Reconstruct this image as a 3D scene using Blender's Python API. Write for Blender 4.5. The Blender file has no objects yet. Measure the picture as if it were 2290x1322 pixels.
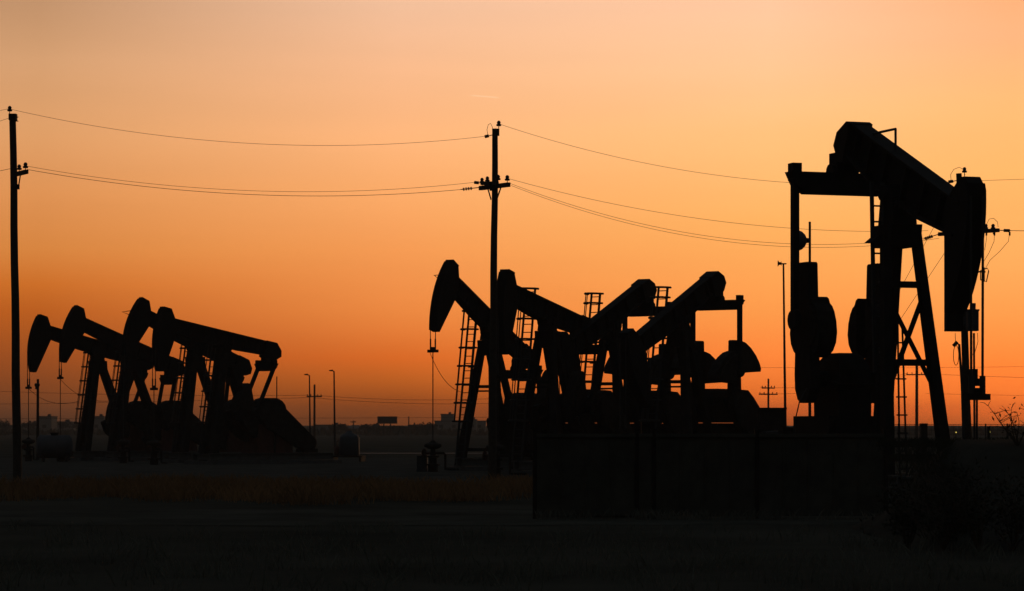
import bpy, math, random
from mathutils import Vector, Matrix
R = math.radians
random.seed(7)
scene = bpy.context.scene
COL = scene.collection

# ------------------------------------------------------------------ camera frame
CAMZ, F, CX, HY = 1.8, 6361.0, 1145.0, 958.0
def W(px, py, d):                       # a point of the place at distance d
    return Vector(((px - CX) * d / F, d, CAMZ - (py - HY) * d / F))
def WX(px, d): return (px - CX) * d / F
def WZ(py, d): return CAMZ - (py - HY) * d / F

# ------------------------------------------------------------------ materials
MATS = {}
def mat(name, col, rough=.6, metal=0., var=.35, scale=6., bump=.0, spec=.3, trans=0.):
    if name in MATS: return MATS[name]
    m = bpy.data.materials.new(name); m.use_nodes = True
    nt = m.node_tree; n = nt.nodes; l = nt.links
    b = n['Principled BSDF']
    tc = n.new('ShaderNodeTexCoord'); nz = n.new('ShaderNodeTexNoise')
    nz.inputs['Scale'].default_value = scale; nz.inputs['Detail'].default_value = 6
    nz.inputs['Roughness'].default_value = .65
    l.new(tc.outputs['Object'], nz.inputs['Vector'])
    cr = n.new('ShaderNodeValToRGB')
    c0 = [c * (1 - var) for c in col]; c1 = [min(1, c * (1 + var)) for c in col]
    cr.color_ramp.elements[0].position = .3; cr.color_ramp.elements[1].position = .7
    cr.color_ramp.elements[0].color = (*c0, 1); cr.color_ramp.elements[1].color = (*c1, 1)
    l.new(nz.outputs['Fac'], cr.inputs['Fac']); l.new(cr.outputs['Color'], b.inputs['Base Color'])
    b.inputs['Roughness'].default_value = rough; b.inputs['Metallic'].default_value = metal
    b.inputs['Specular IOR Level'].default_value = spec
    if bump:
        bp = n.new('ShaderNodeBump'); bp.inputs['Strength'].default_value = bump
        l.new(nz.outputs['Fac'], bp.inputs['Height']); l.new(bp.outputs['Normal'], b.inputs['Normal'])
    MATS[name] = m
    return m
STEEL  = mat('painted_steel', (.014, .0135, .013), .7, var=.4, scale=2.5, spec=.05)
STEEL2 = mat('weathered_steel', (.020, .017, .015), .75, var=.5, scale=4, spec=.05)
RUST   = mat('red_oxide_paint', (.07, .022, .014), .7, var=.4, scale=3)
CABLE  = mat('wire_cable', (.025, .022, .02), .7, var=.2)
WOOD   = mat('creosoted_wood', (.035, .026, .018), .85, var=.4, scale=9, bump=.3)
CERAM  = mat('brown_ceramic', (.05, .03, .02), .3, var=.2)
CONC   = mat('concrete', (.075, .072, .066), .9, var=.25, scale=5, bump=.2)
GALV   = mat('galvanised_metal', (.035, .035, .035), .7, .0, var=.2, spec=.1)
PANEL  = mat('barrier_panel', (.052, .048, .038), 1., var=.35, scale=1.5, spec=.1)
BLUEG  = mat('blue_grey_paint', (.030, .036, .042), .6, var=.3, scale=3)
TANKW  = mat('pale_tank_paint', (.06, .06, .063), .9, var=.15, scale=2)
BUILD  = mat('building_wall', (.16, .14, .12), .9, var=.2, scale=.3)
ROOF   = mat('building_roof', (.08, .07, .065), .9, var=.2, scale=.5)
GLASS  = mat('dark_window', (.02, .022, .025), .2, var=.1)
LEAF   = mat('dusty_leaves', (.026, .027, .016), .9, var=.45, scale=.8, spec=.1)
TWIG   = mat('bare_twigs', (.05, .036, .022), .9, var=.3, scale=6)
GRASS  = mat('dry_grass', (.20, .105, .045), .95, var=.45, scale=.35, spec=.05)
WEED   = mat('grey_green_weeds', (.105, .10, .075), .95, var=.4, scale=.5, spec=.05)
CABLEY = mat('yellow_cable', (.35, .24, .04), .6, var=.1)

def emitter(name, col, st):
    m = bpy.data.materials.new(name); m.use_nodes = True
    n = m.node_tree.nodes; n.clear()
    e = n.new('ShaderNodeEmission'); o = n.new('ShaderNodeOutputMaterial')
    e.inputs['Color'].default_value = (*col, 1); e.inputs['Strength'].default_value = st
    m.node_tree.links.new(e.outputs[0], o.inputs[0])
    return m

# ------------------------------------------------------------------ mesh builder
class MB:
    def __init__(self): self.v = []; self.f = []
    def add(self, vs, fs):
        o = len(self.v); self.v += [tuple(v) for v in vs]
        self.f += [tuple(i + o for i in f) for f in fs]
        return self
    def box(self, c, s, rz=0., ry=0.):
        c = Vector(c); M = Matrix.Rotation(rz, 3, 'Z') @ Matrix.Rotation(ry, 3, 'Y')
        vs = [c + M @ Vector((x * s[0] / 2, y * s[1] / 2, z * s[2] / 2)) for z in (-1, 1) for y in (-1, 1) for x in (-1, 1)]
        return self.add(vs, [(0, 2, 3, 1), (4, 5, 7, 6), (0, 1, 5, 4), (2, 6, 7, 3), (0, 4, 6, 2), (1, 3, 7, 5)])
    def bar(self, a, b, w, h, w2=None, h2=None, up=(0, 0, 1)):   # rectangular bar a->b; w along side, h along up
        a, b = Vector(a), Vector(b); d = (b - a).normalized(); u = Vector(up)
        if abs(d.dot(u)) > .97: u = Vector((1, 0, 0))
        s = d.cross(u).normalized(); u = s.cross(d)
        w2 = w if w2 is None else w2; h2 = h if h2 is None else h2
        vs = []
        for p, ww, hh in ((a, w, h), (b, w2, h2)):
            vs += [p + s * (i * ww / 2) + u * (j * hh / 2) for i, j in ((-1, -1), (1, -1), (1, 1), (-1, 1))]
        return self.add(vs, [(3, 2, 1, 0), (4, 5, 6, 7), (0, 1, 5, 4), (1, 2, 6, 5), (2, 3, 7, 6), (3, 0, 4, 7)])
    def ibeam(self, a, b, w, h, t=.05, up=(0, 0, 1)):
        a, b = Vector(a), Vector(b); d = (b - a).normalized(); u = Vector(up)
        s = d.cross(u).normalized(); u = s.cross(d)
        o = u * (h / 2 - t / 2)
        self.bar(a + o, b + o, w, t, up=u); self.bar(a - o, b - o, w, t, up=u)
        return self.bar(a, b, t, h - 2 * t, up=u)
    def tube(self, pts, r, n=8, r2=None, cap=True):
        pts = [Vector(p) for p in pts]; N = len(pts); vs = []; fs = []
        ref = None
        for i, p in enumerate(pts):
            d = (pts[min(i + 1, N - 1)] - pts[max(i - 1, 0)]).normalized()
            if ref is None:
                ref = Vector((0, 0, 1)) if abs(d.z) < .9 else Vector((1, 0, 0))
            s = d.cross(ref).normalized(); u = s.cross(d); ref = u
            rr = r if r2 is None else r + (r2 - r) * i / max(1, N - 1)
            vs += [p + (s * math.cos(2 * math.pi * k / n) + u * math.sin(2 * math.pi * k / n)) * rr for k in range(n)]
        for i in range(N - 1):
            for k in range(n):
                k2 = (k + 1) % n
                fs.append((i * n + k, i * n + k2, (i + 1) * n + k2, (i + 1) * n + k))
        if cap:
            fs.append(tuple(range(n - 1, -1, -1))); fs.append(tuple((N - 1) * n + k for k in range(n)))
        return self.add(vs, fs)
    def lathe(self, c, prof, n=14, axis='Z'):            # prof: (radius, height)
        c = Vector(c); vs = []; fs = []
        for r, h in prof:
            for k in range(n):
                a = 2 * math.pi * k / n; x, y = r * math.cos(a), r * math.sin(a)
                vs.append(c + (Vector((x, y, h)) if axis == 'Z' else Vector((x, h, y)) if axis == 'Y' else Vector((h, x, y))))
        for i in range(len(prof) - 1):
            for k in range(n):
                k2 = (k + 1) % n; fs.append((i * n + k, i * n + k2, (i + 1) * n + k2, (i + 1) * n + k))
        fs.append(tuple(range(n - 1, -1, -1))); fs.append(tuple((len(prof) - 1) * n + k for k in range(n)))
        return self.add(vs, fs)
    def prism(self, poly, y0, y1, fn=None):              # poly in (x,z), extruded along y; fn maps (x,y,z)
        fn = fn or (lambda x, y, z: (x, y, z)); n = len(poly)
        vs = [fn(x, y0, z) for x, z in poly] + [fn(x, y1, z) for x, z in poly]
        fs = [tuple(range(n)), tuple(range(2 * n - 1, n - 1, -1))]
        fs += [(i, i + n, (i + 1) % n + n, (i + 1) % n) for i in range(n)]
        return self.add(vs, fs)
    def build(self, name, m, parent=None, smooth=False, bevel=0.):
        me = bpy.data.meshes.new(name); me.from_pydata(self.v, [], self.f); me.update()
        import bmesh
        bm = bmesh.new(); bm.from_mesh(me); bmesh.ops.recalc_face_normals(bm, faces=bm.faces); bm.to_mesh(me); bm.free()
        me.materials.append(m)
        if smooth:
            for p in me.polygons: p.use_smooth = True
        o = bpy.data.objects.new(name, me); COL.objects.link(o)
        if parent is not None: o.parent = parent
        if bevel:
            md = o.modifiers.new('bevel', 'BEVEL'); md.width = bevel; md.segments = 1; md.limit_method = 'ANGLE'
        return o

def tag(o, label=None, cat=None, group=None, kind=None):
    if label: o['label'] = label
    if cat: o['category'] = cat
    if group: o['group'] = group
    if kind: o['kind'] = kind
    return o
def thing(name, loc, rz=0., label=None, cat=None, group=None, s=1.):
    o = bpy.data.objects.new(name, None); COL.objects.link(o)
    o.location = loc; o.rotation_euler = (0, 0, rz); o.scale = (s, s, s); o.empty_display_size = .3
    return tag(o, label, cat, group)

# ------------------------------------------------------------------ pumpjack
def pumpjack(name, px, D, theta, side, phi, label, group, s=1., eqw=1.05, guess=1, cage=True, lad=None,
             guard=True, rodz=1.2, legw=.34, big=False, HP=5.9, A=4.2, CR=2.8, bo=0., legy=.92, hb=-28., sz=2.8, LP=2.58, yoff=.34, lob='fan', brace='rail', hoopd=1.9, lhw=.2, gx=0., skm=None, extra='', up=False, cap=.62, th_=0., fanw=1., qv=-.5, tailc=0., rearx=-2.35, bt=(0, 0, 0), bend=3.35, gbx=1., ghw=None, legt=.24, cwo=0., pw=.16):
    te = -3.05 + tailc
    """side=-1: head to the left and nearer; +1: head to the right and nearer. theta: angle out of the picture plane."""
    th = R(theta)
    rz = math.atan2(-math.sin(th), side * math.cos(th))
    T = thing(name, (WX(px, D), D, 0), rz, label, 'pumpjack', group, s)
    ph = R(phi); cu, su = math.cos(ph), math.sin(ph)
    AO, CO = A - 4.2, CR - 2.8
    def B(u, y, v):
        u = u + AO if u > 2 else u - CO if u < -2 else u
        if bo and v < .3: v -= bo * max(0, min(1, (u + 2.4) / 1.4)) * max(0, min(1, (2.6 - u) / 1.))
        return (u * cu - v * su, y, HP + u * su + v * cu)   # beam frame -> local
    bw = .40
    # samson post: two front legs, two rear legs, cap, braces
    top = 5.52
    for sy in (-1, 1):
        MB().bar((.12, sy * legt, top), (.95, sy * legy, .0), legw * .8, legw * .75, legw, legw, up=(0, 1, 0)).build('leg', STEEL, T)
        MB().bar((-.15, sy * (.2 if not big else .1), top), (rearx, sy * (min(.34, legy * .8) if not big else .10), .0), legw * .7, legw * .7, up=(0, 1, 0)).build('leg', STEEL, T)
    capm = MB()
    capm.prism([(-.42, top + .02), (.42, top + .02), (.34, top - cap), (-.46, top - cap)], -.34, .34)
    capm.prism([(-.34, top + .03), (.34, top + .03), (.2, HP + .16), (-.2, HP + .16)], -.26, .26)
    capm.lathe((0, -.36, HP), [(.16, 0), (.16, .72)], 12, 'Y')
    capm.build('saddle_bearing', STEEL, T)
    def fl(sy, z):                      # a point on the front legs
        t = (top - z) / top; return Vector((.12 + .83 * t, sy * (legt + (legy - legt) * t), z))
    def rail(z, h): MB().bar(fl(-1, z), fl(1, z), .09, h).build('cross_brace', STEEL, T)
    if brace == 'x':
        rail(4.34, .13); rail(2.78, .13)
        MB().bar(fl(-1, 4.15), fl(1, 2.15), .06, .085).bar(fl(1, 4.15), fl(-1, 2.15), .06, .085).build('cross_brace', STEEL, T)
    else:
        rail(3.57, .13); rail(3.38, .07)
    rail(.9, .13)
    # walking beam: I-section, deeper over the saddle
    wb = MB()
    top_e = [(te, .72), (bend, .72)]
    bot_e = [(bend, .14), (1.2, .02), (-.9, .02), (te, .14)]
    wb.prism(top_e + bot_e, -.05, .05, B)
    wb.prism([(te, .72), (bend, .72), (bend, .77), (te, .77)], -bw / 2, bw / 2, B)
    lo = [(bend, .14), (1.2, .02), (-.9, .02), (te, .14)]
    wb.prism(lo + [(x, z - .05) for x, z in reversed(lo)], -bw / 2, bw / 2, B)
    for u in (-2.2, -1.2, -.45, .45, 1.3, 2.2, 3.0):
        wb.prism([(u - .025, .08), (u + .025, .08), (u + .025, .73), (u - .025, .73)], -bw / 2 + .02, bw / 2 - .02, B)
    wb.prism([(-.5, .0), (.5, .0), (.35, -.14), (-.35, -.14)], -.22, .22, B)
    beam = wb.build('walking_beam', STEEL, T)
    # tail: closed end of the beam with its bearing
    tl = MB()
    tl.prism([(-2.45, .785), (-3.08 + tailc, .785), (-3.42 + tailc, .44), (-3.46 + tailc, .14), (-3.2 + tailc, -.06), (-2.9, -.16), (-2.45, -.04)], -.27, .27, B)
    qx, _, qz = B(-2.8, 0, qv)
    tl.box((qx, 0, qz + .33), (.36, .44, .5)); tl.lathe((qx, -.3, qz + .18), [(.17, 0), (.17, .6)], 12, 'Y')
    tl.build('tail_bearing', STEEL, T)
    # horse head
    hp = [(3.24, .77), (3.50, 1.16), (3.80 + bt[0] * .5, 1.20)]
    for i in range(15):
        b = R(15.5 - i * (15.5 - hb) / 14); hp.append((4.2 * math.cos(b) + (bt[2] * max(0, math.sin(-b))), 4.2 * math.sin(b)))
    hp += [(3.46 + bt[1], 4.2 * math.sin(R(hb)) + .04), (3.02, .08)]
    if big:                      # shorter, rounder head with a foot block
        wp = [(2.30, -.42), (2.53, -.19), (2.90, .08), (3.08, .08), (3.20, -.05)]
        wp += [(.05 + 3.2 * math.cos(R(a_)), -.36 + 3.2 * math.sin(R(a_))) for a_ in (3, -1, -5, -9, -13, -17, -21, -25, -29, -33, -37, -41)]
        wp += [(2.42, -2.52), (2.40, -2.84), (2.28, -2.84), (2.28, -.9)]
        hp = [(x * cu + z * su - AO, -x * su + z * cu) for x, z in wp]
    hd = MB().prism(hp, -.17, .17, B)
    # flange plates along the curve and back
    arc = hp[3:18] if not big else hp[4:17]
    hd.prism(arc + [(x * .985, z * .985) for x, z in reversed(arc)], -.21, .21, B)
    if not big: hd.prism([(3.53, 1.12), (3.54, 1.20), (4.0, 1.22), (4.0, 1.14)], -.2, .2, B)
    
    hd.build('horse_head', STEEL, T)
    # bridle: two wire ropes hanging plumb from the curve, carrier bar, polished rod
    b0 = max(R(-29), min(R(14.5), -ph)) + ph
    z0 = HP + 4.2 * math.sin(b0); wx = 4.2 * math.cos(b0) + .015
    if big: wx = 3.26; z0 = HP - .3
    zc = HP + 4.2 * math.sin(R(-29) + ph) - .75
    if big: zc = 2.12
    bd = MB()
    for sy in (-1, 1):
        bd.tube([(wx, sy * .13, z0), (wx, sy * .12, zc)], .02 if not big else .028, 6)
        if not big: bd.tube([(wx, sy * .12, zc + .45), (wx, sy * .12, zc)], .035, 6)
        else: bd.tube([(wx, sy * .12, zc + .35), (wx, sy * .12, zc)], .06, 8)
    bdo = bd.build('bridle', CABLE, T)
    MB().box((wx, 0, zc - .05), (.16, .46 if not big else .5, .12)).box((wx, 0, zc + .06), (.12, .16, .12)).build('carrier_bar', STEEL2, bdo)
    MB().tube([(wx, 0, zc - .1), (wx, 0, rodz)], .022, 8).build('polished_rod', GALV, T)
    # cranks, pitmans, equalizer
    sx, RC = (qx if up else -2.75 - CO), 1.22
    dx, dz = qx - sx, qz - sz; d = math.hypot(dx, dz)
    a0 = math.atan2(dz, dx)
    c = (RC * RC + d * d - LP * LP) / (2 * RC * d); c = max(-1, min(1, c))
    ca = a0 - guess * math.acos(c)
    px_, pz_ = sx + RC * math.cos(ca), sz + RC * math.sin(ca)
    eq = MB()
    ep = [(-eqw - .16, qz + .16), (eqw + .16, qz + .16), (eqw + .02, qz - .06 - bo), (eqw - .22, qz - .22 - bo), (-eqw + .22, qz - .22 - bo), (-eqw - .02, qz - .06 - bo)]
    eq.prism(ep, qx - .16, qx + .16, lambda a, b, cc: (b, a, cc))
    for sy in (-1, 1): eq.box((qx, sy * eqw, qz + .16), (.26, .2, .36))
    eq.build('equalizer', STEEL, T)
    for sy in (-1, 1):
        pm = MB().bar((qx, sy * eqw, qz - .02), (px_, sy * eqw, pz_), .16, pw, up=(0, 1, 0))
        pm.lathe((px_, sy * eqw - (.13 if not big else .08), pz_), [(.2, 0), (.24, .04), (.24, .2 if not big else .12), (.2, .26 if not big else .16)], 14, 'Y')
        pm.build('pitman_arm', STEEL, T)
        yc = sy * (eqw - yoff)
        e1 = Vector((math.cos(ca), 0, math.sin(ca))); e2 = Vector((-math.sin(ca), 0, math.cos(ca)))
        def K(t, y, w): return tuple(Vector((sx, 0, sz)) + e1 * t + e2 * w + Vector((0, y, 0)))
        cr = MB().prism([(-.50, -.10), (-.50, .10), (-.42, .24), (-.2, .36), (.1, .38), (2.38, .27), (2.42, .22), (2.42, -.22), (2.38, -.27), (.1, -.38), (-.2, -.36), (-.42, -.24)], yc - .11, yc + .11, K)
        cro = cr.build('crank', STEEL, T)
        for q in (-1, 1):
            prof = [(1.70, .24), (1.66, .44), (1.56, .52), (1.50, .66), (1.38, .80), (1.18, .92), (.95, .97), (.74, .90), (.58, .72), (.48, .46), (.44, .24)]
            if lob == 'fan': prof = [(2.30, .22), (2.22, .48), (2.02, .82), (1.74, 1.14), (1.46, 1.36), (1.24, 1.46), (1.12, 1.42), (1.05, .22)]
            if lob == 'fan': dt = .10 if q == sy else -.30; prof = [(t + dt, w) for t, w in prof]
            prof = [(t, q * (w if w < .3 else w * fanw)) for t, w in prof]
            yw = yc - sy * cwo
            cw = MB().prism(prof, yw - .2, yw + .2, K)
            cw.prism([(t * .8 + .26, w * .82) for t, w in prof], yw - .25, yw + .25, K)
            cw.build('counterweight', STEEL2, cro)
    # gearbox, pedestal, brake, motor, guard, skid
    g = MB(); gz = sz - 2.8
    hw = ghw or max(.28, eqw - .62)
    gp = [(-.95, 2.02), (.95, 2.02), (1.0, 2.75), (.72, 3.16), (.40, 3.34), (-.40, 3.34), (-.72, 3.16), (-1.0, 2.75)]
    gp = [(x * gbx, z + gz) for x, z in gp]
    low = [p for p in gp if p[1] < 2.8 + gz]
    g.prism([(sx + x, z) for x, z in low], -hw, hw)
    for q0, q1, f0, f1 in ((2.75, 3.0, 1.0, .93), (3.0, 3.18, .93, .78), (3.18, 3.29, .78, .58), (3.29, 3.34, .58, .42)):
        bx0, by0, bx1, by1 = 1.0 * gbx * f0, hw * (.25 + .75 * f0), 1.0 * gbx * f1, hw * (.25 + .75 * f1)
        g.add([(sx + a * bx0, b * by0, q0 + gz) for a, b in ((-1, -1), (1, -1), (1, 1), (-1, 1))] + [(sx + a * bx1, b * by1, q1 + gz) for a, b in ((-1, -1), (1, -1), (1, 1), (-1, 1))],
              [(3, 2, 1, 0), (4, 5, 6, 7), (0, 1, 5, 4), (1, 2, 6, 5), (2, 3, 7, 6), (3, 0, 4, 7)])
    g.prism([(sx + x * 1.06, 2.60 + gz + (z - 2.0 - gz) * .12) for x, z in gp], -hw - .05, hw + .05)
    g.lathe((sx, -eqw + .2, sz), [(.17, 0), (.17, 2 * eqw - .4)], 14, 'Y')
    g.build('gearbox', STEEL, T)
    pd = MB()
    pd.prism([(sx - 1.15, .5), (sx + 1.15, .5), (sx + .98, 2.0 + gz), (sx - 1.02, 2.0 + gz)], -.62, .62)
    for z in (.9, 1.35, 1.85 if not big else 1.6): pd.box((sx, 0, z), (2.3 - .25 * (z - .5), 1.3, .06))
    if big: pd.box((sx + .05, 0, 1.39), (1.7, 1.5, .68))
    pd.build('pedestal', skm or STEEL, T)
    sk = MB()
    for sy in (-1, 1): sk.ibeam((-6.4, sy * .72, .38), (1.4, sy * .72, .38), .24, .36, .04)
    for x in (-6.2, -5.0, -3.7, -1.9, -.6, .5, 1.2): sk.ibeam((x, -.6, .38), (x, .6, .38), .2, .3, .04)
    sk.box((-2.5, 0, .09), (8.2, 2.3, .19))
    sk.build('base_skid', CONC, T)
    mo = MB().lathe((-5.35, -.55, 1.05), [(.2, 0), (.36, .05), (.38, .3), (.38, .8), (.3, .88), (.1, .9)], 16, 'Y')
    mo.box((-5.35, -.1, .66), (.8, .8, .2)); mo.box((-5.0, -.1, 1.35), (.25, .3, .3))
    mo.build('motor', STEEL2, T)
    if guard:
        yg = min(.98, eqw + .02)
        gd0 = [(-2.35, 2.35), (-2.25, 2.75), (-2.4, 3.12), (-2.75, 3.3), (-3.3, 3.28), (-3.75, 3.0), (-5.7, 1.42), (-5.85, 1.1), (-5.6, .75), (-5.1, .68), (-2.7, 1.9)]
        gd = [(x + gx, z) for x, z in gd0]
        gu = MB().prism(gd, yg - .14, yg + .14)
        gu.prism([(x * .92 + (gx - 4.1) * .08, z * .9 + .2) for x, z in gd], yg - .16, yg + .16)
        gu.bar((-3.4 + gx, yg, 2.6), (-3.4 + gx, yg, .4), .08, .08); gu.bar((-5.2 + gx, yg, 1.2), (-5.2 + gx, yg, .4), .08, .08)
        gu.build('belt_guard', STEEL2, T)
    # ladder
    if lad is None: lad = ((.35, -.54, 7.2), (1.15, -.74, .35))
    a, b = Vector(lad[0]), Vector(lad[1])
    L = MB(); hw = lhw
    for q in (-1, 1): L.bar(a + Vector((0, q * hw, 0)), b + Vector((0, q * hw, 0)), .06, .075)
    n = int((a - b).length / .32)
    for i in range(n + 1):
        p = b.lerp(a, (i + .5) / (n + 1)); L.tube([p + Vector((0, -hw, 0)), p + Vector((0, hw, 0))], .019, 5)
    for z in (1.6, 3.0, 4.4):
        if z < b.z: continue
        t = (z - b.z) / (a.z - b.z); p = b.lerp(a, t); L.bar(p, fl(-1, min(z, 5.2)), .05, .05)
    lo = L.build('ladder', GALV, T)
    if cage:
        c = MB(); zs = [2.1 + .78 * i for i in range(7)]; rr = .34
        zs = [z for z in zs if z < a.z - .2] + [a.z - .04]
        def hoop(z, k):
            t = (z - b.z) / (a.z - b.z); p = b.lerp(a, t); an = math.pi * (k / 8.) - math.pi / 2
            return p + Vector((rr * hoopd * math.cos(an), rr * math.sin(an), 0))
        for z in zs:
            c.tube([hoop(z, k) for k in range(9)], .042, 5)
        for k in (1, 4, 7): c.tube([hoop(zs[0], k), hoop(zs[-1], k)], .022, 5)
        c.build('safety_cage', GALV, lo)
    if 's' in extra:      # sensor bracket on the head
        b_ = R(4.); p = Vector((4.19 * math.cos(b_), 0, 4.19 * math.sin(b_)))
        P = lambda du, dv: Vector(B(p.x + du, 0, p.z + dv))
        MB().tube([P(-.02, .1), P(.50, -.22), P(-.02, -.18)], .025, 6).build('sensor_bracket', STEEL, T)
    if 'c' in extra:      # slack cable from the carrier bar to the post
        e = fl(-1, 3.3) + Vector((.5, -.1, 0)); st = Vector((wx, -.2, zc)); pts = []
        for i in range(17):
            t = i / 16; p = st.lerp(e, t); p.z -= .55 * 4 * t * (1 - t) * (1 - .3 * t); pts.append(p)
        MB().tube(pts, .012, 5).build('load_cable', CABLE, T)
    return T, B

MID = 'row of four pumpjacks in the middle'
LEFT = 'row of four pumpjacks far left'
pj = {}
pj['A'] = pumpjack('pumpjack', 1094, 121, 57, -1, 27.5, 'black pumpjack with raised horse head just left of the middle utility pole', MID, extra='sc', gx=.6)
pj['B'] = pumpjack('pumpjack', 1224, 109.5, 62, -1, 10, 'black pumpjack whose horse head rises right behind the middle utility pole', MID, A=3.95)
pj['C'] = pumpjack('pumpjack', 1369, 113.5, 57, -1, -24.0, 'black pumpjack with tail tipped up, second from the right of the middle row', MID, guess=-1, up=True, LP=2.4, fanw=1.2, yoff=.24)
pj['D'] = pumpjack('pumpjack', 1521, 108.5, 56, -1, -24.8, 'black pumpjack, tail tipped up over two open pitman arms, right end of middle row', MID, guess=-1, up=True, LP=2.4, fanw=1.22, yoff=.24)
LK = dict(eqw=.66, legy=.42, hoopd=1.1, lad=((.15, -.42, 6.6), (.95, -.62, .35)), gx=.7, skm=RUST)
pj['E'] = pumpjack('pumpjack', 218, 158, 36, -1, 14, 'small distant pumpjack with the leftmost and lowest horse head', LEFT, extra='c', **LK)
pj['F'] = pumpjack('pumpjack', 290, 156, 36, -1, 21, 'small distant pumpjack with the second horse head from the left', LEFT, extra='c', **LK)
pj['G'] = pumpjack('pumpjack', 436, 149, 36, -1, 23, 'distant pumpjack with the tallest horse head of the far left row', LEFT, extra='s', **LK)
pj['H'] = pumpjack('pumpjack', 500, 142.5, 42, -1, 10, 'distant pumpjack, right end of the far left row, tail over two slanted pitman arms', LEFT, **LK)
big, BB = pumpjack('pumpjack', 2007, 69.5, 70.5, 1, -23.3, 'largest and nearest black pumpjack at right with its horse head lowered', None, s=1.22, eqw=1.09, guess=-1,
               cage=False, lad=((-.1, -.40, 6.4), (-.04, -.36, 2.6)), big=True, HP=6.18, A=3.22, CR=2.46, gbx=.62, ghw=.37, bo=.07, legy=.70, legt=.325, hb=-22.8, sz=2.5, LP=2.4, up=True,
               rearx=-.85, bt=(.3, .50, .85), bend=3.8, legw=.225, yoff=.28, lob='round', brace='x', lhw=.125, guard=False, cap=.42, fanw=.74, cwo=.14, tailc=.48, qv=-.57, pw=.13)
# extras of the large pumpjack
gp_ = Vector(BB(-.42, 0, .77)); ga_ = Vector(BB(-1.5, 0, .77))
MB().tube([ga_, (gp_.x, 0, ga_.z), gp_], .028, 6).build('beam_guard_rail', GALV, big)
st_ = MB(); 
for q_ in (-.07, .07): st_.bar((.3, -.10 + q_ * .7, 3.6), (.3, -.01 + q_ * 1.2, 0), .03, .03)
for i in range(9): st_.tube([(.3, -.13 - .01 * i, .3 + .36 * i), (.3, .11 - .012 * i, .3 + .36 * i)], .016, 5)
st_.build('step_ladder', GALV, big)
MB().prism([(-.52, 5.18), (-.2, 5.18), (-.2, 5.28), (-.35, 5.32)], -.16, .16, lambda a, b, c: (b - .05, a - .12, c)).build('step_platform', STEEL, big)
MB().tube([(-2.1, -1.0, 2.3), (-2.1, -1.16, 2.05), (-2.1, -1.25, 1.7), (-2.1, -1.27, 1.2), (-2.1, -1.2, .8)], .013, 6).build('hose', CABLE, big)

# ------------------------------------------------------------------ camera
cam = bpy.data.cameras.new('camera'); co = bpy.data.objects.new('camera', cam); COL.objects.link(co)
co.location = (0, 0, CAMZ); co.rotation_euler = (R(90), 0, 0)
cam.sensor_width = 36; cam.lens = F / 2290 * 36; cam.shift_y = (HY - 661) / 2290
cam.clip_end = 20000; cam.clip_start = .5
cam.dof.use_dof = True; cam.dof.focus_distance = 85; cam.dof.aperture_fstop = 4.0
scene.camera = co

HAZE = .0003
# ------------------------------------------------------------------ helpers for the setting
def sheet(name, pts, z, m, nx=1, kind='structure'):
    me = bpy.data.meshes.new(name); me.from_pydata([(x, y, z) for x, y in pts], [], [tuple(range(len(pts)))]); me.materials.append(m)
    o = bpy.data.objects.new(name, me); COL.objects.link(o); return tag(o, kind=kind)
def ground_mat(name, a, b, sc, det=8):
    m = mat(name, a, 1., var=.4, scale=sc, bump=.0, spec=.0)
    return m
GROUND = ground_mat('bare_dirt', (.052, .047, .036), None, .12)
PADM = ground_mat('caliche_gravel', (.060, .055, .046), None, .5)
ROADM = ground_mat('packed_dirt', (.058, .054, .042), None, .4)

# ground: one sheet to the far low rise
rnd = random.Random(3)
ys = [-60, -20, 0, 10, 20, 28, 34, 40, 48, 56, 66, 80, 100, 130, 170, 230, 320, 450, 600, 760, 900, 1050, 1250, 1500]
xs = [-460 + 920 * i / 60 for i in range(61)]
vs = []; fs = []
for y in ys:
    for x in xs:
        z = 0
        if y > 600: z = (y - 600) / 900 * 3.2 + rnd.uniform(-.15, .15)
        vs.append((x, y, z - .004))
nx = len(xs)
for j in range(len(ys) - 1):
    for i in range(nx - 1): fs.append((j * nx + i, j * nx + i + 1, (j + 1) * nx + i + 1, (j + 1) * nx + i))
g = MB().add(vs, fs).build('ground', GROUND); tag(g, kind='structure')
pad = []
for i in range(25): pad.append((-34 + 36.5 * i / 24, 93 + rnd.uniform(-1, 1)))
for i in range(25): pad.append((4 - 46 * i / 24, 172 + rnd.uniform(-2, 2)))
sheet('gravel_pad', pad, .006, PADM)
rd = []
for i in range(30): rd.append((-40 + 80 * i / 29, 52 + .04 * i + rnd.uniform(-.5, .5)))
for i in range(30): rd.append((40 - 80 * i / 29, 63 + rnd.uniform(-.5, .5)))
sheet('dirt_road', rd, .006, ROADM)
sheet('far_road', [(WX(690, 205), 202), (WX(1190, 205), 202), (WX(1190, 205), 208), (WX(690, 205), 208)], .008, mat('pale_road', (.07, .07, .072), .8, var=.15, scale=.3))

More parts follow.
